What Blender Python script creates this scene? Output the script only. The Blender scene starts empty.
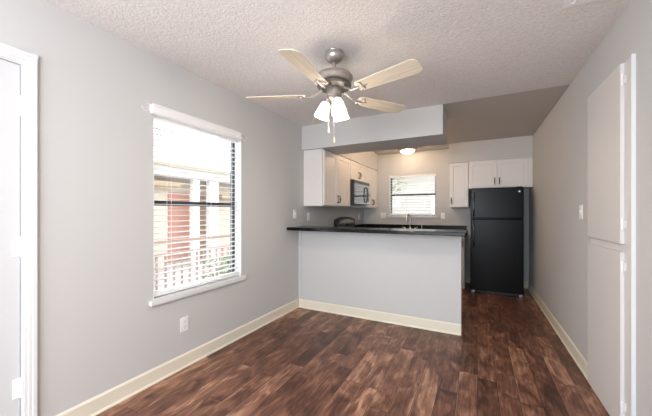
import bpy, bmesh, math, random
from mathutils import Matrix, Vector
random.seed(7)
PI = math.pi
S = bpy.context.scene
COL = S.collection

# ------------------------------------------------------------ camera
cd = bpy.data.cameras.new('camera'); cam = bpy.data.objects.new('camera', cd); COL.objects.link(cam)
cam.location = (0, 0, 1.27)
cam.rotation_euler = (PI/2, 0, math.radians(27.262))
cd.sensor_width = 36; cd.lens = 36*294/652
cd.shift_y = 4/652
cd.clip_start = 0.02
S.camera = cam

# ------------------------------------------------------------ world, lights, exposure
w = bpy.data.worlds.new('world'); S.world = w; w.use_nodes = True
bg = w.node_tree.nodes['Background']
bg.inputs[0].default_value = (0.90, 0.95, 1.0, 1); bg.inputs[1].default_value = 2.5

def area(name, loc, rot, sx, sy, energy, col):
    l = bpy.data.lights.new(name, 'AREA'); l.shape = 'RECTANGLE'; l.size = sx; l.size_y = sy
    l.energy = energy; l.color = col
    o = bpy.data.objects.new(name, l); COL.objects.link(o); o.location = loc; o.rotation_euler = rot
    return o
def point(name, loc, energy, col, r=.03):
    l = bpy.data.lights.new(name, 'POINT'); l.energy = energy; l.color = col; l.shadow_soft_size = r
    o = bpy.data.objects.new(name, l); COL.objects.link(o); o.location = loc
    return o
# daylight through the patio doors behind the camera
area('daylight_patio_door', (-0.75, -2.62, 1.15), (math.radians(66), 0, 0), 2.3, 2.0, 48, (0.80, 0.90, 1.0))
point('room_fill_light', (-.65, -.7, 1.75), 52, (.98, .985, 1), .25)  # added fill behind the camera, brightens the near wall and ceiling
point('kitchen_fill_light', (-1.1, 4.55, 2.365), 20, (1, .68, .42), .12)  # added warm fill for the kitchen, out of view behind the header
# daylight at the dining window and the kitchen window
area('daylight_dining_window', (-2.42, 1.81, 1.33), (0, -PI/2, 0), 1.3, .85, 5, (0.9, 0.95, 1.0))
S.view_settings.view_transform = 'Standard'
S.view_settings.look = 'None'
S.view_settings.gamma = 1
S.view_settings.use_curve_mapping = False
S.view_settings.exposure = 0.76
S.cycles.max_bounces = 10; S.cycles.diffuse_bounces = 6; S.cycles.transparent_max_bounces = 24
S.cycles.sample_clamp_indirect = 4
S.cycles.caustics_reflective = False; S.cycles.caustics_refractive = False

# ------------------------------------------------------------ materials
def nt(name):
    m = bpy.data.materials.new(name); m.use_nodes = True
    return m, m.node_tree, m.node_tree.nodes['Principled BSDF']
def mat(name, col, rough=.5, metal=0, spec=.5, bump=None, var=0, coat=0):
    m, t, b = nt(name)
    b.inputs['Base Color'].default_value = (*col, 1); b.inputs['Roughness'].default_value = rough
    b.inputs['Metallic'].default_value = metal; b.inputs['Specular IOR Level'].default_value = spec
    b.inputs['Coat Weight'].default_value = coat
    tc = t.nodes.new('ShaderNodeTexCoord')
    n = t.nodes.new('ShaderNodeTexNoise'); t.links.new(tc.outputs['Object'], n.inputs['Vector'])
    n.inputs['Scale'].default_value = bump[0] if bump else 6
    n.inputs['Detail'].default_value = 3
    if bump:
        bp = t.nodes.new('ShaderNodeBump'); bp.inputs['Strength'].default_value = bump[1]
        bp.inputs['Distance'].default_value = .002
        t.links.new(n.outputs['Fac'], bp.inputs['Height']); t.links.new(bp.outputs[0], b.inputs['Normal'])
    mx = t.nodes.new('ShaderNodeMix'); mx.data_type = 'RGBA'
    v = var or .015
    mx.inputs['A'].default_value = (*[c*(1-v) for c in col], 1); mx.inputs['B'].default_value = (*[min(1, c*(1+v)) for c in col], 1)
    t.links.new(n.outputs['Fac'], mx.inputs['Factor']); t.links.new(mx.outputs['Result'], b.inputs['Base Color'])
    return m
def emat(name, col, e, base=(.9, .9, .9), alpha=0):
    m, t, b = nt(name)
    b.inputs['Base Color'].default_value = (*base, 1)
    b.inputs['Emission Color'].default_value = (*col, 1); b.inputs['Emission Strength'].default_value = e
    return m

WALL = mat('wall_paint', (.565, .565, .56), .75, spec=.2, bump=(90, .12))
TRIMW = mat('white_trim_paint', (.72, .73, .735), .4)
BASEB = mat('cream_baseboard_paint', (.76, .71, .59), .45)
CABW = mat('white_cabinet_paint', (.74, .71, .69), .4)
CLOSET = mat('closet_door_paint', (.67, .65, .635), .45)
DOORW = mat('door_paint', (.62, .635, .645), .45)
PLATE = mat('white_plastic', (.85, .85, .85), .35)
SLOT = mat('dark_slot', (.05, .05, .05), .5)
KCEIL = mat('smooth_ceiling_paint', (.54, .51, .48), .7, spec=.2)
NICKEL = mat('brushed_nickel', (.50, .465, .44), .36, .88, bump=(200, .08))
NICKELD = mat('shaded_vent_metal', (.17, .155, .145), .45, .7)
CHROME = mat('chrome', (.88, .88, .88), .2, 1)
STEEL = mat('stainless_steel', (.55, .55, .56), .28, 1)
PULL = mat('dark_bronze_pull', (.10, .09, .085), .35, .8)
BLACK = mat('black_plastic', (.012, .012, .013), .35)
GREYP = mat('grey_panel', (.42, .42, .43), .22, .8)
GLASSB = mat('black_glass', (.008, .008, .009), .06, coat=1)
COUNTER = mat('black_laminate_top', (.005, .0052, .0055), .2, var=.4, spec=.18)
BRONZE = mat('bronze_aluminium', (.055, .06, .065), .4, .3)
CREAMFOB = mat('cream_fob', (.75, .60, .35), .4)
CORDG = mat('grey_cord', (.45, .45, .46), .7)
RUBBER = mat('cord_white', (.78, .78, .77), .6)

# fridge: pebbled black enamel
m, t, b = nt('pebbled_black_enamel'); FRIDGE = m
b.inputs['Base Color'].default_value = (.005, .0053, .0065, 1); b.inputs['Roughness'].default_value = .24; b.inputs['Specular IOR Level'].default_value = .13
tc = t.nodes.new('ShaderNodeTexCoord'); v = t.nodes.new('ShaderNodeTexVoronoi'); v.inputs['Scale'].default_value = 160
t.links.new(tc.outputs['Object'], v.inputs['Vector'])
bp = t.nodes.new('ShaderNodeBump'); bp.inputs['Strength'].default_value = .2; bp.inputs['Distance'].default_value = .001
t.links.new(v.outputs['Distance'], bp.inputs['Height']); t.links.new(bp.outputs[0], b.inputs['Normal'])

# popcorn ceiling
m, t, b = nt('popcorn_ceiling'); POP = m
b.inputs['Roughness'].default_value = .9; b.inputs['Specular IOR Level'].default_value = .1
tc = t.nodes.new('ShaderNodeTexCoord')
n1 = t.nodes.new('ShaderNodeTexNoise'); n1.inputs['Scale'].default_value = 55; n1.inputs['Detail'].default_value = 4; n1.inputs['Roughness'].default_value = .65
v = t.nodes.new('ShaderNodeTexVoronoi'); v.inputs['Scale'].default_value = 75
t.links.new(tc.outputs['Object'], n1.inputs['Vector']); t.links.new(tc.outputs['Object'], v.inputs['Vector'])
ad = t.nodes.new('ShaderNodeMath'); ad.operation = 'SUBTRACT'
t.links.new(n1.outputs['Fac'], ad.inputs[0]); t.links.new(v.outputs['Distance'], ad.inputs[1])
bp = t.nodes.new('ShaderNodeBump'); bp.inputs['Strength'].default_value = .45; bp.inputs['Distance'].default_value = .005
t.links.new(ad.outputs[0], bp.inputs['Height']); t.links.new(bp.outputs[0], b.inputs['Normal'])
cr = t.nodes.new('ShaderNodeValToRGB'); cr.color_ramp.elements[0].position = .3; cr.color_ramp.elements[1].position = .7
cr.color_ramp.elements[0].color = (.72, .69, .675, 1); cr.color_ramp.elements[1].color = (.86, .83, .815, 1)
t.links.new(n1.outputs['Fac'], cr.inputs['Fac']); t.links.new(cr.outputs[0], b.inputs['Base Color'])

# plank floor (planks run along y)
m, t, b = nt('wood_plank_floor'); FLOOR = m
N = t.nodes.new; Lk = t.links.new
def M_(op, a, bb=None, c=None):
    n = N('ShaderNodeMath'); n.operation = op
    for i, x in enumerate((a, bb, c)):
        if x is None: continue
        if isinstance(x, (int, float)): n.inputs[i].default_value = x
        else: Lk(x, n.inputs[i])
    return n.outputs[0]
tc = N('ShaderNodeTexCoord'); sp = N('ShaderNodeSeparateXYZ'); Lk(tc.outputs['Object'], sp.inputs[0])
PW, PL = .127, .92
u = M_('DIVIDE', sp.outputs[0], PW); row = M_('FLOOR', u); fu = M_('FRACT', u)
wn = N('ShaderNodeTexWhiteNoise'); wn.noise_dimensions = '1D'; Lk(row, wn.inputs['W'])
vv = M_('ADD', M_('DIVIDE', sp.outputs[1], PL), M_('MULTIPLY', wn.outputs['Value'], 7.3))
pl = M_('FLOOR', vv); fv = M_('FRACT', vv)
cmb = N('ShaderNodeCombineXYZ'); Lk(row, cmb.inputs[0]); Lk(pl, cmb.inputs[1])
w2 = N('ShaderNodeTexWhiteNoise'); w2.noise_dimensions = '2D'; Lk(cmb.outputs[0], w2.inputs['Vector'])
# grain coordinates
gc = N('ShaderNodeCombineXYZ')
Lk(M_('MULTIPLY', sp.outputs[0], 8), gc.inputs[0]); Lk(M_('MULTIPLY', sp.outputs[1], 3.0), gc.inputs[1]); Lk(M_('MULTIPLY', w2.outputs['Value'], 60), gc.inputs[2])
ng = N('ShaderNodeTexNoise'); ng.inputs['Scale'].default_value = 1.25; ng.inputs['Detail'].default_value = 6; ng.inputs['Roughness'].default_value = .5; ng.inputs['Distortion'].default_value = 1.1
Lk(gc.outputs[0], ng.inputs['Vector'])
gf = N('ShaderNodeCombineXYZ')
Lk(M_('MULTIPLY', sp.outputs[0], 80), gf.inputs[0]); Lk(M_('MULTIPLY', sp.outputs[1], 7), gf.inputs[1]); Lk(M_('MULTIPLY', w2.outputs['Value'], 90), gf.inputs[2])
gw = N('ShaderNodeCombineXYZ'); Lk(M_('ADD', sp.outputs[0], M_('MULTIPLY', w2.outputs['Value'], 31)), gw.inputs[0]); Lk(M_('MULTIPLY', sp.outputs[1], .16), gw.inputs[1]); Lk(M_('MULTIPLY', w2.outputs['Value'], 17), gw.inputs[2])
wv = N('ShaderNodeTexWave'); wv.wave_type = 'BANDS'; wv.bands_direction = 'X'; wv.inputs['Scale'].default_value = 9; wv.inputs['Distortion'].default_value = 9
wv.inputs['Detail'].default_value = 3; wv.inputs['Detail Scale'].default_value = 1.6; wv.inputs['Detail Roughness'].default_value = .6
Lk(gw.outputs[0], wv.inputs['Vector'])
nf = N('ShaderNodeTexNoise'); nf.inputs['Scale'].default_value = 1; nf.inputs['Detail'].default_value = 3; nf.inputs['Distortion'].default_value = .8
Lk(gf.outputs[0], nf.inputs['Vector'])
val = M_('ADD', M_('ADD', M_('MULTIPLY', ng.outputs['Fac'], .95), M_('ADD', M_('MULTIPLY', nf.outputs['Fac'], .40), M_('MULTIPLY', wv.outputs['Fac'], .055))), M_('MULTIPLY', w2.outputs['Value'], .27))
val = M_('SUBTRACT', val, .325)
cr = N('ShaderNodeValToRGB'); Lk(val, cr.inputs['Fac'])
el = cr.color_ramp.elements
el[0].position = .22; el[0].color = (.050, .022, .014, 1)
el[1].position = .80; el[1].color = (.50, .28, .18, 1)
for p, c in ((.36, (.095, .041, .026, 1)), (.48, (.155, .068, .042, 1)), (.60, (.235, .112, .070, 1))):
    e = el.new(p); e.color = c
edge = M_('MINIMUM', M_('MULTIPLY', M_('MINIMUM', fu, M_('SUBTRACT', 1, fu)), PW), M_('MULTIPLY', M_('MINIMUM', fv, M_('SUBTRACT', 1, fv)), PL))
seam = M_('LESS_THAN', edge, .0018)
mx = N('ShaderNodeMix'); mx.data_type = 'RGBA'; Lk(M_('MULTIPLY', seam, .8), mx.inputs['Factor']); Lk(cr.outputs[0], mx.inputs['A'])
mx.inputs['B'].default_value = (.018, .009, .007, 1)
m2 = N('ShaderNodeMix'); m2.data_type = 'RGBA'; m2.inputs['B'].default_value = (.42, .25, .17, 1)
lt = M_('MULTIPLY', M_('LESS_THAN', M_('ABSOLUTE', M_('SUBTRACT', fu, .03)), .014), M_('MULTIPLY', w2.outputs['Value'], .7))
Lk(lt, m2.inputs['Factor']); Lk(mx.outputs['Result'], m2.inputs['A'])
Lk(m2.outputs['Result'], b.inputs['Base Color'])
b.inputs['Roughness'].default_value = .38; b.inputs['Specular IOR Level'].default_value = .4
bp = N('ShaderNodeBump'); bp.inputs['Strength'].default_value = .12; bp.inputs['Distance'].default_value = .002
Lk(val, bp.inputs['Height']); Lk(bp.outputs[0], b.inputs['Normal'])

# bleached wood for fan blades
m, t, b = nt('bleached_wood'); BLADE = m
tc = t.nodes.new('ShaderNodeTexCoord'); mp = t.nodes.new('ShaderNodeMapping'); mp.inputs['Scale'].default_value = (3, 45, 10)
n1 = t.nodes.new('ShaderNodeTexNoise'); n1.inputs['Scale'].default_value = 1; n1.inputs['Detail'].default_value = 4
t.links.new(tc.outputs['Object'], mp.inputs[0]); t.links.new(mp.outputs[0], n1.inputs['Vector'])
cr = t.nodes.new('ShaderNodeValToRGB'); cr.color_ramp.elements[0].position = .3; cr.color_ramp.elements[1].position = .7
cr.color_ramp.elements[0].color = (.60, .51, .39, 1); cr.color_ramp.elements[1].color = (.76, .69, .57, 1)
t.links.new(n1.outputs['Fac'], cr.inputs['Fac']); t.links.new(cr.outputs[0], b.inputs['Base Color']); b.inputs['Roughness'].default_value = .45

def glasspane(name, tint=(1, 1, 1), gl=.06):
    m = bpy.data.materials.new(name); m.use_nodes = True; t = m.node_tree; t.nodes.clear()
    o = t.nodes.new('ShaderNodeOutputMaterial'); a = t.nodes.new('ShaderNodeBsdfTransparent'); g = t.nodes.new('ShaderNodeBsdfGlossy')
    a.inputs[0].default_value = (*tint, 1); g.inputs['Roughness'].default_value = .02
    mx = t.nodes.new('ShaderNodeMixShader'); mx.inputs[0].default_value = gl
    t.links.new(a.outputs[0], mx.inputs[1]); t.links.new(g.outputs[0], mx.inputs[2]); t.links.new(mx.outputs[0], o.inputs[0])
    return m
PANE = glasspane('window_glass')
def translucent(name, col, fac, tr=0, em=0, emc=(1, 1, 1)):
    m = bpy.data.materials.new(name); m.use_nodes = True; t = m.node_tree; t.nodes.clear()
    o = t.nodes.new('ShaderNodeOutputMaterial'); a = t.nodes.new('ShaderNodeBsdfDiffuse'); g = t.nodes.new('ShaderNodeBsdfTranslucent')
    a.inputs[0].default_value = (*col, 1); g.inputs[0].default_value = (*col, 1)
    mx = t.nodes.new('ShaderNodeMixShader'); mx.inputs[0].default_value = fac
    t.links.new(a.outputs[0], mx.inputs[1]); t.links.new(g.outputs[0], mx.inputs[2])
    out = mx.outputs[0]
    if tr:
        tt = t.nodes.new('ShaderNodeBsdfTransparent'); m2 = t.nodes.new('ShaderNodeMixShader'); m2.inputs[0].default_value = tr
        t.links.new(out, m2.inputs[1]); t.links.new(tt.outputs[0], m2.inputs[2]); out = m2.outputs[0]
    if em:
        e = t.nodes.new('ShaderNodeEmission'); e.inputs[0].default_value = (*emc, 1); e.inputs[1].default_value = em
        s = t.nodes.new('ShaderNodeAddShader'); t.links.new(out, s.inputs[0]); t.links.new(e.outputs[0], s.inputs[1]); out = s.outputs[0]
    t.links.new(out, o.inputs[0]); return m
SLAT = translucent('blind_slat_white', (.78, .78, .79), .13)
SHADE = translucent('frosted_lamp_glass', (.9, .9, .88), .6, tr=.45, em=.6, emc=(1, .93, .84))
DOME = translucent('frosted_dome_glass', (.9, .88, .85), .6, tr=.4, em=.7, emc=(1, .86, .70))
BULB = emat('lit_bulb', (1, .93, .82), 4)

# ------------------------------------------------------------ mesh helpers
class MB:
    def __init__(s): s.bm = bmesh.new()
    def box(s, x0, x1, y0, y1, z0, z1, mi=0):
        vs = [s.bm.verts.new((x, y, z)) for x in (x0, x1) for y in (y0, y1) for z in (z0, z1)]
        for f in ((0, 1, 3, 2), (4, 6, 7, 5), (0, 4, 5, 1), (2, 3, 7, 6), (0, 2, 6, 4), (1, 5, 7, 3)):
            s.bm.faces.new([vs[i] for i in f]).material_index = mi
        return s
    def prism(s, pts, axis, a0, a1, mi=0):
        # pts polygon in the plane perpendicular to axis: x->(y,z) y->(x,z) z->(x,y)
        def mk(p, a):
            return {'x': (a, p[0], p[1]), 'y': (p[0], a, p[1]), 'z': (p[0], p[1], a)}[axis]
        A = [s.bm.verts.new(mk(p, a0)) for p in pts]; B = [s.bm.verts.new(mk(p, a1)) for p in pts]
        s.bm.faces.new(A).material_index = mi; s.bm.faces.new(B[::-1]).material_index = mi
        for i in range(len(pts)):
            j = (i+1) % len(pts); s.bm.faces.new((A[i], B[i], B[j], A[j])).material_index = mi
        return s
    def lathe(s, prof, seg=32, M=None, mi=0):
        M = M or Matrix(); rings = []
        for r, z in prof:
            if r < 1e-5: rings.append([s.bm.verts.new(M @ Vector((0, 0, z)))])
            else: rings.append([s.bm.verts.new(M @ Vector((r*math.cos(2*PI*k/seg), r*math.sin(2*PI*k/seg), z))) for k in range(seg)])
        for a, b2 in zip(rings, rings[1:]):
            for k in range(seg):
                k2 = (k+1) % seg
                if len(a) == 1 and len(b2) == 1: continue
                if len(a) == 1: f = (a[0], b2[k], b2[k2])
                elif len(b2) == 1: f = (a[k], a[k2], b2[0])
                else: f = (a[k], a[k2], b2[k2], b2[k])
                s.bm.faces.new(f).material_index = mi
        return s
    def tube(s, pts, r, seg=10, mi=0):
        pts = [Vector(p) for p in pts]; rings = []
        up = Vector((0, 0, 1)); 
        for i, p in enumerate(pts):
            d = (pts[min(i+1, len(pts)-1)] - pts[max(i-1, 0)]).normalized()
            ref = Vector((0, 1, 0)) if abs(d.z) > .9 else Vector((0, 0, 1))
            if i == 0: n = d.cross(ref).normalized()
            else: n = (n - d*n.dot(d)).normalized()
            bn = d.cross(n); rr = r[i] if isinstance(r, (list, tuple)) else r
            rings.append([s.bm.verts.new(p + n*rr*math.cos(2*PI*k/seg) + bn*rr*math.sin(2*PI*k/seg)) for k in range(seg)])
        for a, b2 in zip(rings, rings[1:]):
            for k in range(seg): s.bm.faces.new((a[k], a[(k+1) % seg], b2[(k+1) % seg], b2[k])).material_index = mi
        s.bm.faces.new(rings[0][::-1]).material_index = mi; s.bm.faces.new(rings[-1]).material_index = mi
        return s
    def xf(s, M):
        bmesh.ops.transform(s.bm, matrix=M, verts=s.bm.verts); return s
    def build(s, name, m, parent=None, bevel=0, smooth=False, mats=None, solid=0):
        bmesh.ops.recalc_face_normals(s.bm, faces=s.bm.faces)
        me = bpy.data.meshes.new(name); s.bm.to_mesh(me); s.bm.free()
        for q in (mats or [m]): me.materials.append(q)
        if smooth:
            for p in me.polygons: p.use_smooth = True
            try: me.set_sharp_from_angle(angle=math.radians(38))
            except Exception: pass
        o = bpy.data.objects.new(name, me); COL.objects.link(o)
        if parent: o.parent = parent
        if solid:
            md = o.modifiers.new('solid', 'SOLIDIFY'); md.thickness = solid
        if bevel:
            md = o.modifiers.new('bevel', 'BEVEL'); md.width = bevel; md.segments = 2; md.limit_method = 'ANGLE'; md.angle_limit = math.radians(50)
        return o
def struct(o, label=None):
    o['kind'] = 'structure'
    if label: o['label'] = label
    return o
def tag(o, label, cat, group=None):
    o['label'] = label; o['category'] = cat
    if group: o['group'] = group
    return o
def thing(name, loc, label, cat, rz=0, group=None):
    o = bpy.data.objects.new(name, None); COL.objects.link(o); o.empty_display_size = .05
    o.location = loc; o.rotation_euler = (0, 0, rz)
    return tag(o, label, cat, group)
def copy_tree(o, parent=None):
    c = o.copy(); COL.objects.link(c)
    if parent: c.parent = parent
    for ch in list(o.children): copy_tree(ch, c)
    return c

# ------------------------------------------------------------ room shell
XL, XR, YB, YF, H = -2.135, .755, 5.88, -2.5, 2.44
T = .14
# floor, ceiling
struct(MB().box(XL-T, XR+T, YF-T, YB+T, -.1, 0).build('floor', FLOOR), 'dark reddish brown wood plank floor')
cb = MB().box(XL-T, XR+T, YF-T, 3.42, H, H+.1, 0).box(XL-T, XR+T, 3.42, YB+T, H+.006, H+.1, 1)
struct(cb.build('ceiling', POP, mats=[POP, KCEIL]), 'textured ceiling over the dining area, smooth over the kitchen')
# left wall, door and window openings
W1 = (1.352, 2.262, .618, 2.02)   # y0,y1,z0,z1
D1 = (-.20, .645, 2.05)
m_ = MB()
m_.box(XL-T, XL, YF-T, D1[0], 0, H).box(XL-T, XL, D1[0], D1[1], D1[2], H).box(XL-T, XL, D1[1], W1[0], 0, H)
m_.box(XL-T, XL, W1[0], W1[1], 0, W1[2]).box(XL-T, XL, W1[0], W1[1], W1[3], H).box(XL-T, XL, W1[1], YB+T, 0, H)
struct(m_.build('wall_left', WALL), 'light grey painted wall with the dining window')
struct(MB().box(XR, XR+T, YF-T, YB+T, 0, H).build('wall_right', WALL), 'light grey painted wall on the right')
W2 = (-1.586, -.696, 1.20, 2.008)
m_ = MB().box(XL, W2[0], YB, YB+T, 0, H).box(W2[1], XR, YB, YB+T, 0, H).box(W2[0], W2[1], YB, YB+T, 0, W2[2]).box(W2[0], W2[1], YB, YB+T, W2[3], H)
struct(m_.build('wall_back', WALL), 'kitchen back wall with a small window over the sink')
m_ = MB().box(XL, -1.95, YF-T, YF, 0, H).box(.45, XR, YF-T, YF, 0, H).box(-1.95, .45, YF-T, YF, 2.15, H)
struct(m_.build('wall_front', WALL), 'wall behind the viewer with patio door opening')
# half wall of the peninsula, header and soffits
PF = 3.34
struct(MB().box(XL, -.158, PF, 3.452, 0, 1.038).build('wall_peninsula', WALL), 'light grey half wall under the black bar top')
struct(MB().box(XL, -.335, 3.42, 3.955, 2.118, H).build('wall_header', WALL), 'dropped header between dining area and kitchen')
struct(MB().box(XL, -1.825, 3.955, YB, 2.118, H+.005).build('wall_soffit_left', WALL), 'soffit above the left cabinets')
struct(MB().box(-.44, XR, 5.46, YB, 2.113, H+.005).build('wall_soffit_right', WALL), 'soffit above the refrigerator cabinets')
# corner trims of the peninsula
struct(MB().box(XL+.001, XL+.05, PF-.008, PF, .0, 1.036).build('trim_1', WALL, bevel=.001), 'painted corner strip at the left of the half wall')
struct(MB().box(-.184, -.150, PF-.008, PF, 0, 1.036).box(-.158, -.150, PF, 3.452, 0, 1.036).build('trim_2', WALL, bevel=.001), 'painted corner strip at the right end of the half wall')

# baseboards
def bb(name, axis, a0, a1, base, sgn, label):
    hgt, th = .112, .012
    pr = [(base, 0), (base+sgn*(th+.008), 0), (base+sgn*(th+.008), .008), (base+sgn*th, .018), (base+sgn*th, hgt-.012), (base+sgn*.004, hgt), (base, hgt)]
    ax = 'y' if axis == 'y' else 'x'
    mb = MB().prism(pr, ax, a0, a1)
    return struct(mb.build(name, BASEB), label)
bb('baseboard_left', 'y', .7045, PF-.013, XL, 1, 'cream baseboard along the window wall')
bb('baseboard_peninsula', 'x', XL+.02, -.150, PF-.008, -1, 'cream baseboard along the half wall')
bb('baseboard_right', 'y', 2.815, YB-.02, XR, -1, 'cream baseboard along the right wall')
bb('baseboard_back', 'x', -.165, XR-.0, YB, -1, 'cream baseboard behind the refrigerator')

# ------------------------------------------------------------ door on the left wall
dm = MB().box(XL-.045, XL-.008, D1[0]+.004, D1[1]-.006, .008, D1[2]-.006)
door = struct(dm.build('door_1', DOORW, bevel=.002), 'flat white door at the far left')
for z in (.346, 1.088, 1.83):
    hb = MB().box(XL-.012, XL-.004, D1[1]-.035, D1[1]-.004, z-.05, z+.05)
    Mx = Matrix.Translation((XL+.002, D1[1]-.002, z))
    hb.lathe([(0, -.055), (.004, -.054), (.0075, -.05), (.0075, .05), (.004, .054), (0, .055)], 12, Mx)
    hb.build('hinge', PLATE, door, smooth=True)
kb = MB().lathe([(0, 0), (.03, 0), (.032, .006), (.012, .012), (.011, .035), (.024, .045), (.028, .058), (.02, .07), (0, .073)], 24,
     Matrix.Translation((XL-.008, D1[0]+.075, .95)) @ Matrix.Rotation(PI/2, 4, 'Y'))
kb.build('door_handle', NICKEL, door, smooth=True)
# casing: stepped profile, jamb and stop
cz = MB()
def casing_leg(mb, y0, y1, z0, z1):
    mb.box(XL, XL+.012, y0, y1, z0, z1); mb.box(XL, XL+.018, y0+(y1-y0)*.30, y1-(.014), z0, z1)
    mb.box(XL, XL+.022, y1-.022, y1-.004, z0, z1)
casing_leg(cz, D1[1]+.003, .702, 0, 2.118)
cz.box(XL, XL+.012, D1[0]-.065, D1[0]-.003, 0, 2.118); cz.box(XL, XL+.02, D1[0]-.062, D1[0]-.02, 0, 2.118)
for (z0, z1, t_) in ((2.053, 2.118, .0121), (2.07, 2.108, .0181), (2.096, 2.115, .0221)): cz.box(XL, XL+t_, D1[0]-.065, .702, z0, z1)
# jamb lining
cz.box(XL-T, XL+.002, D1[1]-.003, D1[1]+.004, 0, D1[2]+.004).box(XL-T, XL+.002, D1[0]-.004, D1[0]+.001, 0, D1[2]+.004).box(XL-T, XL+.002, D1[0], D1[1], D1[2]-.003, D1[2]+.004)
struct(cz.build('trim_3', TRIMW, bevel=.0015), 'white moulded casing around the left door')

# ------------------------------------------------------------ windows
def window(name, M, w_, h_, label, sill_w):
    # local: x across, y = depth outwards (0 = room face of wall), z up, origin bottom-left
    root = MB()
    f = .028; d0, d1 = .085, .125
    root.box(0, w_, d0, d1, 0, f).box(0, w_, d0, d1, h_-f, h_).box(0, f, d0, d1, f, h_-f).box(w_-f, w_, d0, d1, f, h_-f)
    root.xf(M)
    r = struct(root.build(name, BRONZE, bevel=.002), label)
    mid = h_*.515
    b_ = MB().box(f, w_-f, d0+.004, d1-.01, mid-.02, mid+.02).xf(M); b_.build('meeting_rail', BRONZE, r, bevel=.002)
    MB().box(f, w_-f, d0+.012, d0+.017, f, mid-.02).xf(M).build('pane', PANE, r)
    MB().box(f, w_-f, d0+.022, d0+.027, mid+.02, h_-f).xf(M).build('pane', PANE, r)
    # white lined reveal
    lin = MB().box(-.0015, .004, -.001, d0, 0, h_).box(w_-.004, w_+.0015, -.001, d0, 0, h_).box(0, w_, -.001, d0, h_-.004, h_+.0015).xf(M)
    lin.build('window_lining', TRIMW, r)
    s = MB().box(-sill_w, w_+sill_w, -.032, 0, -.034, 0).box(0, w_, 0, d0, -.002, .004).box(-sill_w*.6, w_+sill_w*.6, -.010, 0, -.048, -.034).xf(M)
    s.build('window_sill', TRIMW, r, bevel=.002)
    return r
M1 = Matrix.Translation((XL, W1[0], W1[2])) @ Matrix.Rotation(PI/2, 4, 'Z')   # x->+y, y->-x (outwards)
window('window_1', M1, W1[1]-W1[0], W1[3]-W1[2], 'dining window on the left wall with dark metal sashes', .035)
M2 = Matrix.Translation((W2[0], YB, W2[2]))
window('window_2', M2, W2[1]-W2[0], W2[3]-W2[2], 'small kitchen window over the sink', .03)

def blind(label, M, w_, h_, pitch, cords, valance, tilt, wand):
    b = thing('window_blind', (0, 0, 0), label, 'blind')
    n = int((h_-.07)/pitch)
    g = MB(); y0 = .045
    for i in range(n):
        z = .045 + i*pitch
        pts = []
        for k in range(5):
            q = -1 + k/2; pts.append((y0 + q*.024, z + q*.024*math.tan(tilt) + .0025*(1-q*q)))
        pts2 = [(p[0], p[1]-.0025) for p in pts[::-1]]
        g.prism(pts+pts2, 'x', .008, w_-.008)
    g.xf(M).build('slats', SLAT, b)
    MB().box(.008, w_-.008, y0-.025, y0+.025, .012, .03).xf(M).build('bottom_rail', PLATE, b, bevel=.003)
    MB().box(.004, w_-.004, y0-.028, y0+.028, h_-.048, h_-.004).xf(M).build('headrail', PLATE, b, bevel=.002)
    for cx in cords:
        c = MB()
        for yy in (y0-.027, y0+.027): c.tube([(cx*w_, yy, .02), (cx*w_, yy, h_-.03)], .0014, 6)
        c.xf(M).build('ladder_cord', RUBBER, b)
    if valance:
        x0, x1, z0, z1 = valance
        pr = [(-.042, z0), (-.003, z0), (-.003, z1-.004), (-.016, z1-.004), (-.046, z1), (-.05, z1-.012), (-.044, z1-.018), (-.044, z0+.022), (-.050, z0+.016), (-.048, z0+.004)]
        vmb = MB().prism(pr, 'x', x0, x1).xf(M); vmb.build('valance', PLATE, b)
    if wand:
        pts = []
        for k in range(17):
            a = k/16; pts.append((w_*(.46 + .42*a), -.004+.0, h_-.05 - .26*math.sin(PI*a)**.8 * (1 - .18*a)))
        MB().tube(pts, .0016, 6).xf(M).build('lift_cord', CORDG, b)
    return b
blind('white slatted blind in the dining window on the left wall', M1, W1[1]-W1[0], W1[3]-W1[2], .0445, (.17, .60, .93), (-.03, W1[1]-W1[0]-.045, 1.372, 1.442), 0.04, True)
blind('white slatted blind in the kitchen window above the faucet', M2, W2[1]-W2[0], W2[3]-W2[2], .055, (.14, .86), None, 0.16, False)

# curtain hooks at the ends of the valance
def hook(y, label):
    pts = [(XL+.002, y, 2.055), (XL+.03, y, 2.055), (XL+.045, y-.004, 2.04)]
    for k in range(9):
        a = k/8*PI; pts.append((XL+.045, y-.030+.026*math.cos(a), 2.015-.026*math.sin(a)))
    o = MB().tube(pts, .0022, 8).build('curtain_hook', RUBBER, smooth=True)
    tag(o, label, 'hook')
hook(1.298, 'small white wire hook left of the window blind valance')
hook(2.29, 'small white wire hook right of the window blind valance')

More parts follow.
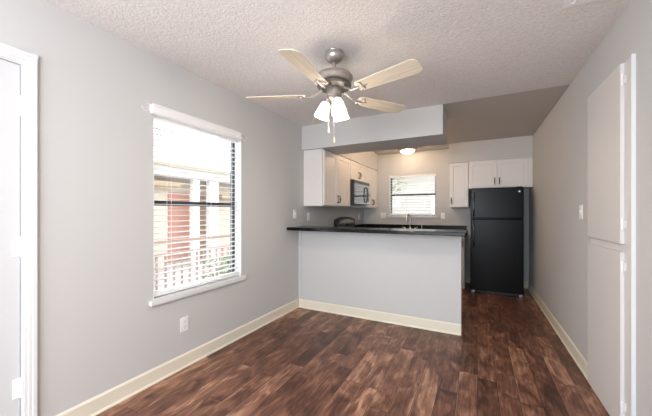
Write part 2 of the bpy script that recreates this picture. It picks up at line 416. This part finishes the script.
# ------------------------------------------------------------ outlets and switches
def plate(name, M, label, kind, group=None, gang=1):
    # local: face towards +y, centred
    w_ = .036 + (gang-1)*.023
    o = MB().box(-w_, w_, .0005, .006, -.058, .058).xf(M).build(name, PLATE, bevel=.002)
    tag(o, label, 'switch' if kind == 'switch' else 'outlet', group)
    for g in range(gang):
        cx = (g - (gang-1)/2)*.046
        if kind == 'switch':
            MB().box(cx-.016, cx+.016, .006, .008, -.033, .033).xf(M).build('switch_frame', PLATE, o, bevel=.0006)
            MB().prism([(.008, -.012), (.016, .008), (.008, .012)], 'x', cx-.005, cx+.005).xf(M).build('toggle', PLATE, o)
        else:
            for zc in (-.021, .021):
                rc = MB().lathe([(0, .0085), (.0155, .0085), (.0165, .0075), (.0165, .005)], 24, Matrix.Translation((cx, 0, zc)) @ Matrix.Rotation(-PI/2, 4, 'X')).xf(M).build('socket', PLATE, o)
                MB().box(cx-.0075, cx-.0055, .0086, .009, zc, zc+.009).box(cx+.0055, cx+.0075, .0086, .009, zc, zc+.009).box(cx-.002, cx+.002, .0086, .009, zc-.011, zc-.007).xf(M).build('socket_slots', SLOT, rc)
    return o
RZ = Matrix.Rotation
ML = lambda y, z: Matrix.Translation((XL, y, z)) @ RZ(-PI/2, 4, 'Z')
MR = lambda y, z: Matrix.Translation((XR, y, z)) @ RZ(PI/2, 4, 'Z')
MK = lambda x, z: Matrix.Translation((x, YB, z)) @ RZ(PI, 4, 'Z')
plate('wall_outlet', ML(1.606, .353), 'white double outlet low on the left wall below the window', 'outlet')
plate('wall_switch', ML(3.245, 1.243), 'white switch plate on the left wall just above the bar top end', 'switch')
plate('wall_outlet', ML(3.60, 1.205), 'white outlet under the left upper cabinet', 'outlet')
plate('wall_outlet', ML(5.60, 1.175), 'white outlet on the left wall between stove and kitchen corner', 'outlet')
plate('wall_switch', MK(-1.714, 1.2), 'white double switch plate left of the kitchen window', 'switch', gang=2)
plate('wall_outlet', MK(-.573, 1.195), 'white outlet right of the kitchen window', 'outlet')
plate('wall_switch', MR(3.09, 1.27), 'white switch plate on the right wall beside the tall closet', 'switch')

# ------------------------------------------------------------ kitchen cabinets
def pull(parent, x, y, z, L=.10, vert=True):
    g = MB()
    a = L/2
    P = [(0, 0, -a), (0, -.012, -a+.002), (0, -.024, -a+.012), (0, -.029, -a*.4), (0, -.030, 0), (0, -.029, a*.4), (0, -.024, a-.012), (0, -.012, a-.002), (0, 0, a)]
    if not vert: P = [(p[2], p[1], 0) for p in P]
    g.tube([(x+p[0], y+p[1], z+p[2]) for p in P], [.0075, .0065, .0065, .0075, .009, .0075, .0065, .0065, .0075], 8)
    return g.build('handle', PULL, parent, smooth=True)
def shaker(parent, x0, x1, z0, z1, y, name='door', st=.055, mat_=CABW):
    g = MB(); t_ = .02
    g.box(x0, x0+st, y-t_, y, z0, z1).box(x1-st, x1, y-t_, y, z0, z1)
    g.box(x0+st, x1-st, y-t_, y, z0, z0+st).box(x0+st, x1-st, y-t_, y, z1-st, z1)
    g.box(x0+st, x1-st, y-t_+.010, y, z0+st, z1-st)
    return g.build(name, mat_, parent, bevel=.0015)
def cabinet(name, loc, rz, w_, h_, d, doors, label, group=None, toe=0, drawers=(), cat='cabinet', st=.055, hollow=False):
    """local: x width, front faces -y at y=0 (face frame), body back to y=d, z up"""
    r = thing(name, loc, label, cat, rz, group)
    g = MB()
    if hollow:
        g.box(0, w_, 0, .02, toe, h_).box(0, w_, d-.012, d, toe, h_).box(0, .018, .02, d-.012, toe, h_).box(w_-.018, w_, .02, d-.012, toe, h_).box(.018, w_-.018, .02, d-.012, toe, toe+.02).box(0, w_, .06, d, 0, toe)
    elif toe: g.box(0, w_, 0, d, toe, h_).box(.0, w_, .06, d, 0, toe)
    else: g.box(0, w_, 0, d, 0, h_)
    g.build('body', CABW, r, bevel=.001)
    for x0, x1, z0, z1, hx, hz in doors:
        dr = shaker(r, x0, x1, z0, z1, -.0005, st=st)
        if hx is not None: pull(dr, hx, -.0205, hz)
    for x0, x1, z0, z1 in drawers:
        dr = shaker(r, x0, x1, z0, z1, -.0005, 'drawer', .03)
        pull(dr, (x0+x1)/2, -.0205, (z0+z1)/2, .10, False)
    return r
cab_h = 2.117-1.352
G = 'white upper cabinets'
# left run, fronts face +x  (rz=+90deg: local x->+y, local -y->+x)
FX = -1.845
wA = 4.402-3.468
cabinet('upper_cabinet', (FX, 3.468, 1.352), PI/2, wA, cab_h, abs(XL-FX)-.001,
        [(.025, wA/2-.012, .012, cab_h-.012, wA/2-.037, .105), (wA/2-.006, wA-.004, .012, cab_h-.012, wA/2+.020, .105)],
        'white double-door upper cabinet left of the microwave, nearest to the dining area')
wB = 5.168-4.406; hB = 2.117-1.80
cabinet('upper_cabinet', (FX, 4.406, 1.80), PI/2, wB, hB, abs(XL-FX)-.001,
        [(.006, wB/2-.003, .01, hB-.012, wB/2-.03, .10), (wB/2+.003, wB-.006, .01, hB-.012, wB/2+.03, .10)],
        'short white upper cabinet directly above the microwave', st=.045)
wC = 5.876-5.172
cabinet('upper_cabinet', (FX, 5.172, 1.352), PI/2, wC, cab_h, abs(XL-FX)-.001,
        [(.006, wC/2-.003, .012, cab_h-.012, wC/2-.03, .105), (wC/2+.003, wC-.006, .012, cab_h-.012, wC/2+.03, .105)],
        'white upper cabinet between microwave and kitchen back wall')
# right: small one and over the fridge
cabinet('upper_cabinet', (-.428, 5.49, 1.352), 0, .294, 2.112-1.352, YB-5.49-.001,
        [(.006, .288, .006, 2.112-1.352-.012, .03, .11)], 'narrow white upper cabinet between window and refrigerator')
hF = 2.112-1.655
rF = cabinet('upper_cabinet', (-.130, 5.47, 1.655), 0, XR-.002+.130, hF, YB-5.47-.001,
        [(.006, .405, .01, hF-.012, .375, .115), (.411, .82, .01, hF-.012, .441, .115)],
        'wide white double-door cabinet above the black refrigerator')
MB().box(.824, XR-.003+.130, -.012, 0, .01, hF-.012).build('filler', CABW, rF, bevel=.001)

# base cabinets
BZ = .868
FXB = -1.53
w1 = 4.400-3.462
cabinet('base_cabinet', (FXB, 3.462, 0), PI/2, w1, BZ, abs(XL-FXB)-.001,
        [(.01, w1/2-.003, .11, .66, w1/2-.03, .60), (w1/2+.003, w1-.01, .11, .66, w1/2+.03, .60)],
        'white base cabinet between half wall and stove', toe=.1, drawers=[(.01, w1/2-.003, .68, .85), (w1/2+.003, w1-.01, .68, .85)])
w2_ = 5.876-5.18
cabinet('base_cabinet', (FXB, 5.18, 0), PI/2, w2_, BZ, abs(XL-FXB)-.001, [], 'white corner base cabinet between stove and back wall', toe=.1)
wS = -.19 - (-1.505)
cabinet('base_cabinet', (-1.505, 5.29, 0), 0, wS, BZ, YB-5.29-.001,
        [(.02, .44, .11, .66, .41, .6), (.446, .87, .11, .66, .476, .6), (.90, wS-.03, .11, .66, .93, .6)],
        'white base cabinet under the kitchen sink', toe=.1, drawers=[(.02, .87, .68, .85)], hollow=True)
# its end panel with the pull seen past the bar
e_ = bpy.data.objects['base_cabinet.002']
dr = shaker(e_, .90, wS-.004, .68, .85, -.0005, 'drawer', .03); pull(dr, wS-.022, -.0205, .765, .13)

# countertops
def ctop(name, polys, label):
    g = MB()
    for (x0, x1, y0, y1, z0, z1) in polys: g.box(x0, x1, y0, y1, z0, z1)
    return tag(g.build(name, COUNTER, bevel=.004), label, 'countertop')
SK = (-1.50, -.76, 5.40, 5.76)
ctop('countertop', [(XL+.001, -1.5, 5.172, YB-.001, .87, .91), (-1.5, -.172, 5.25, SK[2], .87, .91), (-1.5, -.172, SK[3], YB-.001, .87, .91), (SK[1], -.172, SK[2], SK[3], .87, .91),
     (XL+.001, XL+.02, 5.172, YB-.02, .91, 1.022), (XL+.001, -.172, YB-.02, YB-.001, .91, 1.022)], 'black kitchen countertop with backsplash along the back wall')
ctop('countertop', [(XL+.001, -1.5, 3.455, 4.402, .87, .91)], 'short black countertop between half wall and stove')
bar = MB().prism([(XL+.001, 3.057), (-.105, 3.057), (-.09, 3.072), (-.09, 3.46), (-1.49, 3.46), (XL+.001, 3.46)], 'z', 1.0395, 1.078)
tag(bar.build('bar_top', COUNTER, bevel=.005), 'long black bar top on the grey half wall', 'countertop')

# sink and faucet
sk = MB()
for x0, x1 in ((SK[0]+.006, -1.14), (-1.12, SK[1]-.006)):
    y0, y1, zb, zt = SK[2]+.006, SK[3]-.006, .745, .909; q = .03
    pts = lambda i, z: [(x0+i, y0+i, z), (x1-i, y0+i, z), (x1-i, y1-i, z), (x0+i, y1-i, z)]
    a = [sk.bm.verts.new(p) for p in pts(0, zt)]; b2 = [sk.bm.verts.new(p) for p in pts(q, zb)]
    for i in range(4): sk.bm.faces.new((a[i], a[(i+1) % 4], b2[(i+1) % 4], b2[i]))
    sk.bm.faces.new(b2)
sink = thing('kitchen_sink', (0, 0, 0), 'double stainless sink set in the back counter', 'sink')
sk.build('basin', STEEL, sink, solid=.0015)
MB().box(SK[0]-.012, SK[1]+.012, SK[2]-.012, SK[2]+.006, .9105, .914).box(SK[0]-.012, SK[1]+.012, SK[3]-.006, SK[3]+.012, .9105, .914).box(SK[0]-.012, SK[0]+.006, SK[2]+.006, SK[3]-.006, .9105, .914).box(SK[1]-.006, SK[1]+.012, SK[2]+.006, SK[3]-.006, .9105, .914).box(-1.14, -1.12, SK[2]+.006, SK[3]-.006, .9, .914).build('rim', STEEL, sink, bevel=.001)
fx, fy, fz = -1.158, 5.80, .911
fa = thing('faucet', (fx, fy, fz), 'tall chrome gooseneck faucet below the kitchen window', 'faucet')
MB().box(-.11, .11, -.025, .025, 0, .012).lathe([(.026, .012), (.024, .05), (.015, .062), (.0135, .07)], 20).build('base', CHROME, fa, bevel=.003, smooth=True)
P = [(0, 0, .06), (0, 0, .24)]
for k in range(1, 12):
    a = k/11*PI*1.02; P.append((-.032*(1-math.cos(a))*1.0, -.055*(1-math.cos(a))*.3, .24+.075*math.sin(a)))
P.append((P[-1][0], P[-1][1], .185))
MB().tube(P, .012, 12).build('spout', CHROME, fa, smooth=True)
for sx in (-1, 1):
    MB().lathe([(.02, .012), (.018, .03), (.012, .045), (.012, .058), (0, .06)], 16, Matrix.Translation((sx*.095, 0, 0))).tube([(sx*.095, 0, .052), (sx*.125, -.01, .062), (sx*.15, -.02, .066)], [.007, .006, .005], 8).build('lever', CHROME, fa, smooth=True)
sp_ = MB().lathe([(.02, 0), (.019, .012), (.012, .02), (.012, .07), (.016, .09), (.012, .105), (0, .107)], 16, Matrix.Translation((fx+.215, fy, fz))).build('sink_sprayer', CHROME, smooth=True)
tag(sp_, 'small chrome side sprayer right of the faucet', 'sprayer')

# ------------------------------------------------------------ range with curved backguard
rg = thing('kitchen_range', (XL+.004, 4.406, 0), 'black electric range with rounded backguard under the microwave', 'stove', PI/2)
# local: x along wall, -y towards room ; y=0 at wall
RW = .758
MB().box(0, RW, -.62, -.01, .06, .90).box(.02, RW-.02, -.58, -.03, 0, .06).build('body', BLACK, rg, bevel=.004)
MB().box(.0, RW, -.63, -.01, .9005, .915).build('cooktop', GLASSB, rg, bevel=.003)
for (bx, by, br) in ((.19, -.45, .095), (.57, -.45, .075), (.19, -.18, .075), (.57, -.18, .095)):
    g = MB()
    for k in range(4):
        R_ = br*(k+1)/4
        g.tube([(bx+R_*math.cos(q/24*2*PI), by+R_*math.sin(q/24*2*PI), .922) for q in range(25)], .005, 6)
    g.build('burner', NICKELD, rg, smooth=True)
dr = MB().box(.01, RW-.01, -.648, -.622, .24, .86).build('oven_door', GLASSB, rg, bevel=.004)
MB().tube([(.06, -.65, .80), (.06, -.69, .80), (RW-.06, -.69, .80), (RW-.06, -.65, .80)], .010, 10).build('handle', BLACK, dr, smooth=True)
MB().box(.01, RW-.01, -.645, -.622, .075, .225).build('drawer', BLACK, rg, bevel=.004)
# backguard: arched profile
arch = []
for k in range(21):
    q = k/20; arch.append((RW*q, 1.128 + .058*(math.sin(PI*q)**.55)))
g = MB().prism([(0, .9155)] + arch + [(RW, .9155)], 'y', -.085, -.004)
bgd = g.build('backguard', BLACK, rg, bevel=.01, smooth=True)
arch2 = [(.05+(RW-.1)*k/20, 1.095 + .050*(math.sin(PI*k/20)**.6)) for k in range(21)]
MB().prism([(.05, .96)] + arch2 + [(RW-.05, .96)], 'y', -.089, -.0852).build('control_panel', GREYP, bgd, bevel=.002)
for kx in (.10, .18, RW-.18, RW-.10):
    MB().lathe([(.026, 0), (.024, .012), (.019, .018), (.018, .028), (0, .030)], 20, Matrix.Translation((kx, -.089, 1.05)) @ RZ(PI/2, 4, 'X')).build('knob', BLACK, bgd, smooth=True)
MB().box(RW/2-.07, RW/2+.07, -.0905, -.0892, 1.03, 1.085).build('display', GLASSB, bgd)

# ------------------------------------------------------------ microwave
mw = thing('microwave', (XL+.004, 4.408, 1.392), 'black over-the-range microwave with glossy front between white cabinets', 'microwave', PI/2)
MWW, MWH, MWD = .756, .404, .352
MB().box(0, MWW, -MWD, 0, 0, MWH).build('body', BLACK, mw, bevel=.003)
md_ = MB().box(.004, MWW*.74, -MWD-.022, -MWD-.0005, .012, MWH-.05).build('door', GLASSB, mw, bevel=.004)
MB().box(.06, MWW*.74-.09, -MWD-.0235, -MWD-.0222, .07, MWH-.10).build('door_window', GLASSB, md_)
hx = MWW*.70
MB().tube([(hx, -MWD-.02, .05), (hx, -MWD-.045, .062), (hx, -MWD-.052, .10), (hx, -MWD-.054, .18), (hx, -MWD-.052, .26), (hx, -MWD-.045, .298), (hx, -MWD-.02, .31)], [.011, .012, .012, .012, .012, .012, .011], 10).build('handle', BLACK, md_, smooth=True)
cp = MB().box(MWW*.745, MWW-.004, -MWD-.022, -MWD-.0005, .012, MWH-.05).build('control_panel', GLASSB, mw, bevel=.003)
g = MB()
for i in range(4):
    for j in range(3): g.box(MWW*.77+j*.045, MWW*.77+j*.045+.032, -MWD-.0235, -MWD-.0222, .06+i*.045, .06+i*.045+.03)
g.build('buttons', BRONZE, cp)
g = MB().box(.004, MWW-.004, -MWD-.018, -MWD-.0005, MWH-.045, MWH-.004)
vg = g.build('vent_grille', BLACK, mw, bevel=.002)

# ------------------------------------------------------------ refrigerator
fr = thing('refrigerator', (-.098, 5.255, 0), 'black top-freezer refrigerator at the end of the kitchen', 'refrigerator')
FW, FH = .706, 1.643
MB().box(0, FW, 0, .60, .03, FH-.008).build('body', FRIDGE, fr, bevel=.006)
MB().box(.07, FW-.07, -.045, .0, .012, .040).build('kick_grille', BLACK, fr)
fd = MB().box(0, FW, -.062, -.004, 1.172, FH).build('freezer_door', FRIDGE, fr, bevel=.012)
rd = MB().box(0, FW, -.062, -.004, .042, 1.160).build('refrigerator_door', FRIDGE, fr, bevel=.012)
def fhandle(z0, z1, par):
    pts = []
    n = 10
    for k in range(n+1):
        q = k/n; z = z0+(z1-z0)*q
        pts.append((.045, -.062-.042*math.sin(PI*min(1, max(0, q)))**.35, z))
    MB().tube(pts, .012, 10).build('handle', GLASSB, par, smooth=True)
fhandle(1.20, 1.585, fd); fhandle(.72, 1.135, rd)
MB().lathe([(.013, 0), (.013, .002), (.011, .003), (0, .003)], 24, Matrix.Translation((.652, -.0622, 1.577)) @ RZ(PI/2, 4, 'X')).build('badge', CHROME, fd)
MB().box(.01, .06, -.02, .03, 0, .03).build('foot', STEEL, fr, bevel=.004)
MB().box(FW-.06, FW-.01, -.02, .03, 0, .03).build('foot', STEEL, fr, bevel=.004)
MB().box(.62, .69, -.05, .03, FH-.006, FH+.006).build('hinge_cover', BLACK, fr, bevel=.002)

# ------------------------------------------------------------ ceiling light in the kitchen
kl = thing('ceiling_light', (-1.147, 5.50, H+.006), 'round flush ceiling light glowing in the kitchen above the window', 'ceiling light')
MB().lathe([(0, 0), (.150, 0), (.163, -.010), (.163, -.022), (.150, -.042), (.132, -.048), (.126, -.040), (0, -.036)], 40).build('trim_ring', NICKEL, kl, smooth=True)
MB().lathe([(.127, -.044), (.118, -.066), (.094, -.088), (.055, -.102), (.014, -.106)], 40).build('glass_dome', DOME, kl, smooth=True)
MB().lathe([(0, -.104), (.012, -.105), (.010, -.114), (0, -.118)], 16).build('finial', NICKEL, kl, smooth=True)
kl2 = copy_tree(kl); kl2.location = (-1.1, 4.55, H+.006)  # added second fixture, unseen, gives the kitchen fill lamp a housing
kl2['label'] = 'added flush ceiling light around the kitchen fill lamp, unseen behind the dropped header'
point('ceiling_light_bulb', (-1.147, 5.50, H-.058), 11, (1, .72, .48), .03)

# ------------------------------------------------------------ ceiling fan
FC = (-.935, 1.945)
fan = thing('ceiling_fan', (FC[0], FC[1], H), 'brushed nickel ceiling fan with five pale wood blades and lit glass shades', 'ceiling fan')
zz = lambda z: z-H
MB().lathe([(0, 0), (.062, 0), (.067, -.005), (.065, -.010), (.069, -.024), (.066, -.042), (.054, -.060), (.036, -.073), (.020, -.078), (0, -.079)], 36).build('canopy', NICKEL, fan, smooth=True)
MB().lathe([(.0125, -.07), (.0125, zz(2.295))], 16).build('downrod', NICKEL, fan, smooth=True)
MB().lathe([(0, zz(2.296)), (.03, zz(2.294)), (.06, zz(2.288)), (.10, zz(2.280)), (.128, zz(2.268)), (.139, zz(2.252)), (.139, zz(2.244)), (.135, zz(2.240)), (.130, zz(2.222)), (.112, zz(2.204)), (.10, zz(2.200))], 48).build('motor_housing', NICKEL, fan, smooth=True)
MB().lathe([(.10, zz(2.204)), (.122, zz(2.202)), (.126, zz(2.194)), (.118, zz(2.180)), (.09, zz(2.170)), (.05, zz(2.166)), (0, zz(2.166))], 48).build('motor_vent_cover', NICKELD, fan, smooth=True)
MB().lathe([(.045, zz(2.175)), (.055, zz(2.168)), (.055, zz(2.122)), (.049, zz(2.116)), (.050, zz(2.104)), (.038, zz(2.090)), (.014, zz(2.080)), (0, zz(2.078))], 32).build('switch_housing', NICKEL, fan, smooth=True)
# blade outline
def blade_mesh():
    x0, x1, w0, w1_ = .205, .665, .052, .068
    out = []
    for k in range(7):
        a = PI/2 + k/6*PI/2; out.append((x0+.03+.03*math.cos(a), w0-.03+.03*math.sin(a)))
    # lower side mirrored later
    up = out[::-1]
    rc = .045
    for k in range(9):
        a = PI/2 - k/8*PI/2; up.append((x1-rc+rc*math.cos(a), w1_-rc+rc*math.sin(a)))
    full = up + [(x, -y) for x, y in up[::-1]]
    return full
TH = math.radians(12)
zb = zz(2.128)
ba = [201, 273, 344.5, 56.2, 128.5]
bo = MB().prism(blade_mesh(), 'z', -.003, .003)
bladeo = None
for k, deg in enumerate(ba):
    if k == 0:
        bladeo = bo.build('blade', BLADE, fan, bevel=.0015)
        g = MB()
        # ornate bracket: arm plus scrolls under blade
        g.tube([(-.115, 0, .038), (-.08, 0, .018), (-.045, 0, -.006), (.0, 0, -.008)], [.011, .008, .007, .008], 8)
        for sy in (-1, 1):
            pts = [(.0, 0, -.008)]
            for q in range(11):
                a = q/10*PI*1.35; pts.append((.022+.03*math.sin(a)*.9+.012*q/10, sy*(.020*(1-math.cos(a))), -.0065))
            g.tube(pts, .0048, 8)
        g.tube([(0, 0, -.008), (.04, 0, -.0075), (.085, 0, -.0065)], [.008, .006, .004], 8)
        g.xf(Matrix.Translation((.205, 0, 0)))
        br_ = g.build('blade_bracket', NICKEL, bladeo, smooth=True)
        cur = bladeo
    else:
        cur = bladeo.copy(); COL.objects.link(cur); b3 = bladeo.children[0].copy(); COL.objects.link(b3); b3.parent = cur
    cur.location = (0, 0, zb)
    cur.rotation_euler = (Matrix.Rotation(math.radians(deg), 4, 'Z') @ Matrix.Rotation(-TH, 4, 'X')).to_euler()
# light kit
for deg in (197, 77, 317):
    a = math.radians(deg); D = Vector((math.cos(a), math.sin(a), 0))
    st = Vector((0, 0, zz(2.098)))
    arm = MB().tube([st + D*.03, st + D*.05 + Vector((0, 0, .004)), st + D*.054 + Vector((0, 0, -.004)), st + D*.056 + Vector((0, 0, -.014))], .008, 10)
    tilt = Matrix.Translation(st + D*.054 + Vector((0, 0, -.010))) @ Matrix.Rotation(a, 4, 'Z') @ Matrix.Rotation(math.radians(-20), 4, 'Y')
    arm.lathe([(0, .006), (.022, .004), (.025, -.004), (.024, -.022), (.0, -.022)], 20, tilt)
    ar = arm.build('light_arm', NICKEL, fan, smooth=True)
    sh = MB().lathe([(.024, -.014), (.031, -.022), (.038, -.042), (.043, -.072), (.049, -.105), (.055, -.130)], 32, tilt).build('glass_shade', SHADE, ar, smooth=True, solid=.002)
    MB().lathe([(0, -.02), (.012, -.022), (.014, -.04), (.024, -.06), (.027, -.078), (.020, -.096), (0, -.103)], 20, tilt).build('bulb', BULB, ar, smooth=True)
    p = Vector((FC[0], FC[1], H)) + (tilt @ Vector((0, 0, -.122)))
    point('fan_bulb_light', p, 4.2, (1, .86, .68), .025)
for (ro, zt_, zb_) in ((-.040, 2.14, 1.862), (-.002, 2.10, 1.785)):
    Rv = Vector((math.cos(math.radians(27.26)), math.sin(math.radians(27.26)), 0)); Fv = Vector((Rv.y, -Rv.x, 0))
    p = Rv*ro + Fv*.058*(.6 if ro < -.03 else 1)
    ch = MB().tube([(p.x*.9, p.y*.9, zz(zt_)), (p.x, p.y, zz(zt_)-.01), (p.x, p.y, zz(zb_)+.02)], .0016, 6).build('pull_chain', NICKEL, fan)
    MB().lathe([(0, .018), (.004, .016), (.006, -.004), (.0075, -.018), (0, -.022)], 14, Matrix.Translation((p.x, p.y, zz(zb_)))).build('chain_fob', CREAMFOB, ch, smooth=True)

# ------------------------------------------------------------ ceiling vent
vt = thing('ceiling_vent', (.43, 1.78, H), 'white metal ceiling register near the right wall', 'vent')
MB().box(0, .24, 0, .032, -.008, 0).box(0, .24, .308, .34, -.008, 0).box(0, .032, .032, .308, -.008, 0).box(.208, .24, .032, .308, -.008, 0).build('frame', PLATE, vt, bevel=.002)
g = MB()
for i in range(9):
    x = .042+i*.019; g.prism([(x, -.002), (x+.012, -.012), (x+.013, -.011), (x+.001, -.001)], 'y', .033, .307)
g.build('louvres', PLATE, vt)

# ------------------------------------------------------------ built-in closet on the right wall
c0, c1 = 2.172, 2.812
cl = thing('built_in_closet', (XR, c0, 0), 'tall pale built-in closet with upper and lower doors on the right wall', 'closet')
MB().box(-.014, -.0005, 0, c1-c0, .0, 2.116).build('face_frame', CLOSET, cl, bevel=.0015)
MB().box(-.0185, -.0005, -.012, -.0003, 0, 2.122).build('edge_casing', TRIMW, cl, bevel=.001)
for (z0, z1, hz) in ((1.088, 2.113, (1.20, 2.02)), (.02, 1.042, (.17, .96))):
    dd = MB().box(-.034, -.0145, .078, c1-c0-.002, z0, z1).build('door', CLOSET, cl, bevel=.003)
    for z in hz:
        MB().box(-.017, -.0145, .064, .077, z-.022, z+.022).lathe([(0, -.036), (.003, -.033), (.004, -.030), (.004, .030), (.003, .033), (0, .036)], 12, Matrix.Translation((-.029, .072, z))).build('hinge', PLATE, dd, smooth=True)

# ------------------------------------------------------------ outside
GR = mat('pale_concrete', (.42, .40, .38), .9, var=.1)
STUC = mat('cream_stucco', (.68, .60, .49), .9, bump=(60, .3))
ROOF = mat('tan_fascia', (.50, .36, .22), .7)
FASC = mat('pale_fascia', (.52, .50, .46), .8)
SHUT = mat('tan_shutter', (.36, .26, .19), .7)
HOUSE = mat('pale_siding', (.50, .48, .44), .8)
WHITEX = mat('white_exterior_paint', (.78, .78, .76), .6)
REDD = mat('red_brown_door', (.50, .26, .20), .6)
RAILM = mat('pinkish_rail_paint', (.50, .33, .27), .6)
BARK = mat('bark', (.12, .08, .05), .9)
LEAF = mat('green_leaves', (.16, .24, .07), .6, var=.3)
struct(MB().box(-14, XL-T-.01, -8, 16, -.25, -.12).box(XL-T-.01, 6, YB+T+.01, 16, -.25, -.12).build('floor_outside', GR), 'pale paving outside the windows')
nb = thing('neighbour_building', (-7, 0, -.12), 'cream building with a red-brown door seen through the dining window', 'building')
MB().box(-2.5, 0, -3, 14, 0, 2.50).build('wall', STUC, nb)
MB().box(-2.6, .50, -3.2, 14.2, 2.50, 2.56).build('roof_edge', ROOF, nb)
MB().box(.25, .45, -3.2, 14.2, 2.26, 2.50).build('porch_beam', FASC, nb)
MB().box(0, .03, 4.80, 5.40, .1, 1.90).build('entry_door', REDD, nb)
MB().box(0, .04, 5.74, 5.94, .1, 1.88).build('shutter', SHUT, nb)
MB().box(0, .30, 4.1, 4.95, 2.02, 2.14).build('awning', ROOF, nb)
MB().box(0, .25, 6.35, 7.3, 1.80, 1.90).build('awning', ROOF, nb)
for y0, y1 in ((5.24, 5.42), (5.76, 6.07)):
    MB().box(.28, .42, y0, y1, 0, 2.26).build('porch_column', WHITEX, nb)
rl = thing('porch_railing', (-3.9, 0, -.12), 'pale railing outside the dining window', 'railing')
MB().box(-.03, .03, .2, 7, .945, .99).build('top_rail', RAILM, rl); MB().box(-.02, .02, .2, 7, .775, .81).build('middle_rail', RAILM, rl); MB().box(-.02, .02, .2, 7, .12, .16).build('bottom_rail', RAILM, rl)
b0 = MB().box(-.012, .012, -.012, .012, .16, .775).build('baluster', RAILM, rl); b0.location = (0, .3, 0)
k = 1
while .3+k*.13 < 6.9:
    c = b0.copy(); COL.objects.link(c); c.parent = rl; c.location = (0, .3+k*.13, 0); k += 1
def shrub(name, loc, r, h_, n, label, trunk=0, cat='shrub'):
    t_ = thing(name, loc, label, cat)
    g = MB()
    for i in range(n):
        a = random.uniform(0, 2*PI); rr = r*random.random()**.5; z = trunk + h_*random.random()
        p = Vector((rr*math.cos(a), rr*math.sin(a), z)); s_ = random.uniform(.035, .07)
        d = Vector((random.uniform(-1, 1), random.uniform(-1, 1), random.uniform(-.3, 1))).normalized()*s_
        sd = d.cross(Vector((random.random(), random.random(), 1))).normalized()*s_*.35
        vs = [g.bm.verts.new(q) for q in (p-d, p+sd+Vector((0, 0, .006)), p+d, p-sd)]
        g.bm.faces.new(vs)
    g.build('foliage', LEAF, t_)
    MB().tube([(0, 0, 0), (.02, .01, trunk+h_*.7)], [.03 if trunk else .015, .01], 8).build('stem', BARK, t_)
shrub('shrub', (-3.05, 2.95, -.12), .30, .78, 420, 'low green shrub below the dining window outside')
nb2 = thing('neighbour_house', (-2.5, 10.2, -.12), 'pale house wall and sloping roof beyond the kitchen window', 'building')
MB().box(-3, 7, 0, 3, 0, 2.9).build('wall', HOUSE, nb2)
MB().prism([(-3.3, 2.9), (7.3, 2.9), (7.3, 3.0), (2, 4.6), (-3.3, 3.0)], 'y', -.5, 3.4).build('roof', STUC, nb2)
shrub('tree', (-2.35, 8.6, -.12), .55, 1.0, 600, 'leafy tree at the upper left of the kitchen window view', 2.0, 'tree')
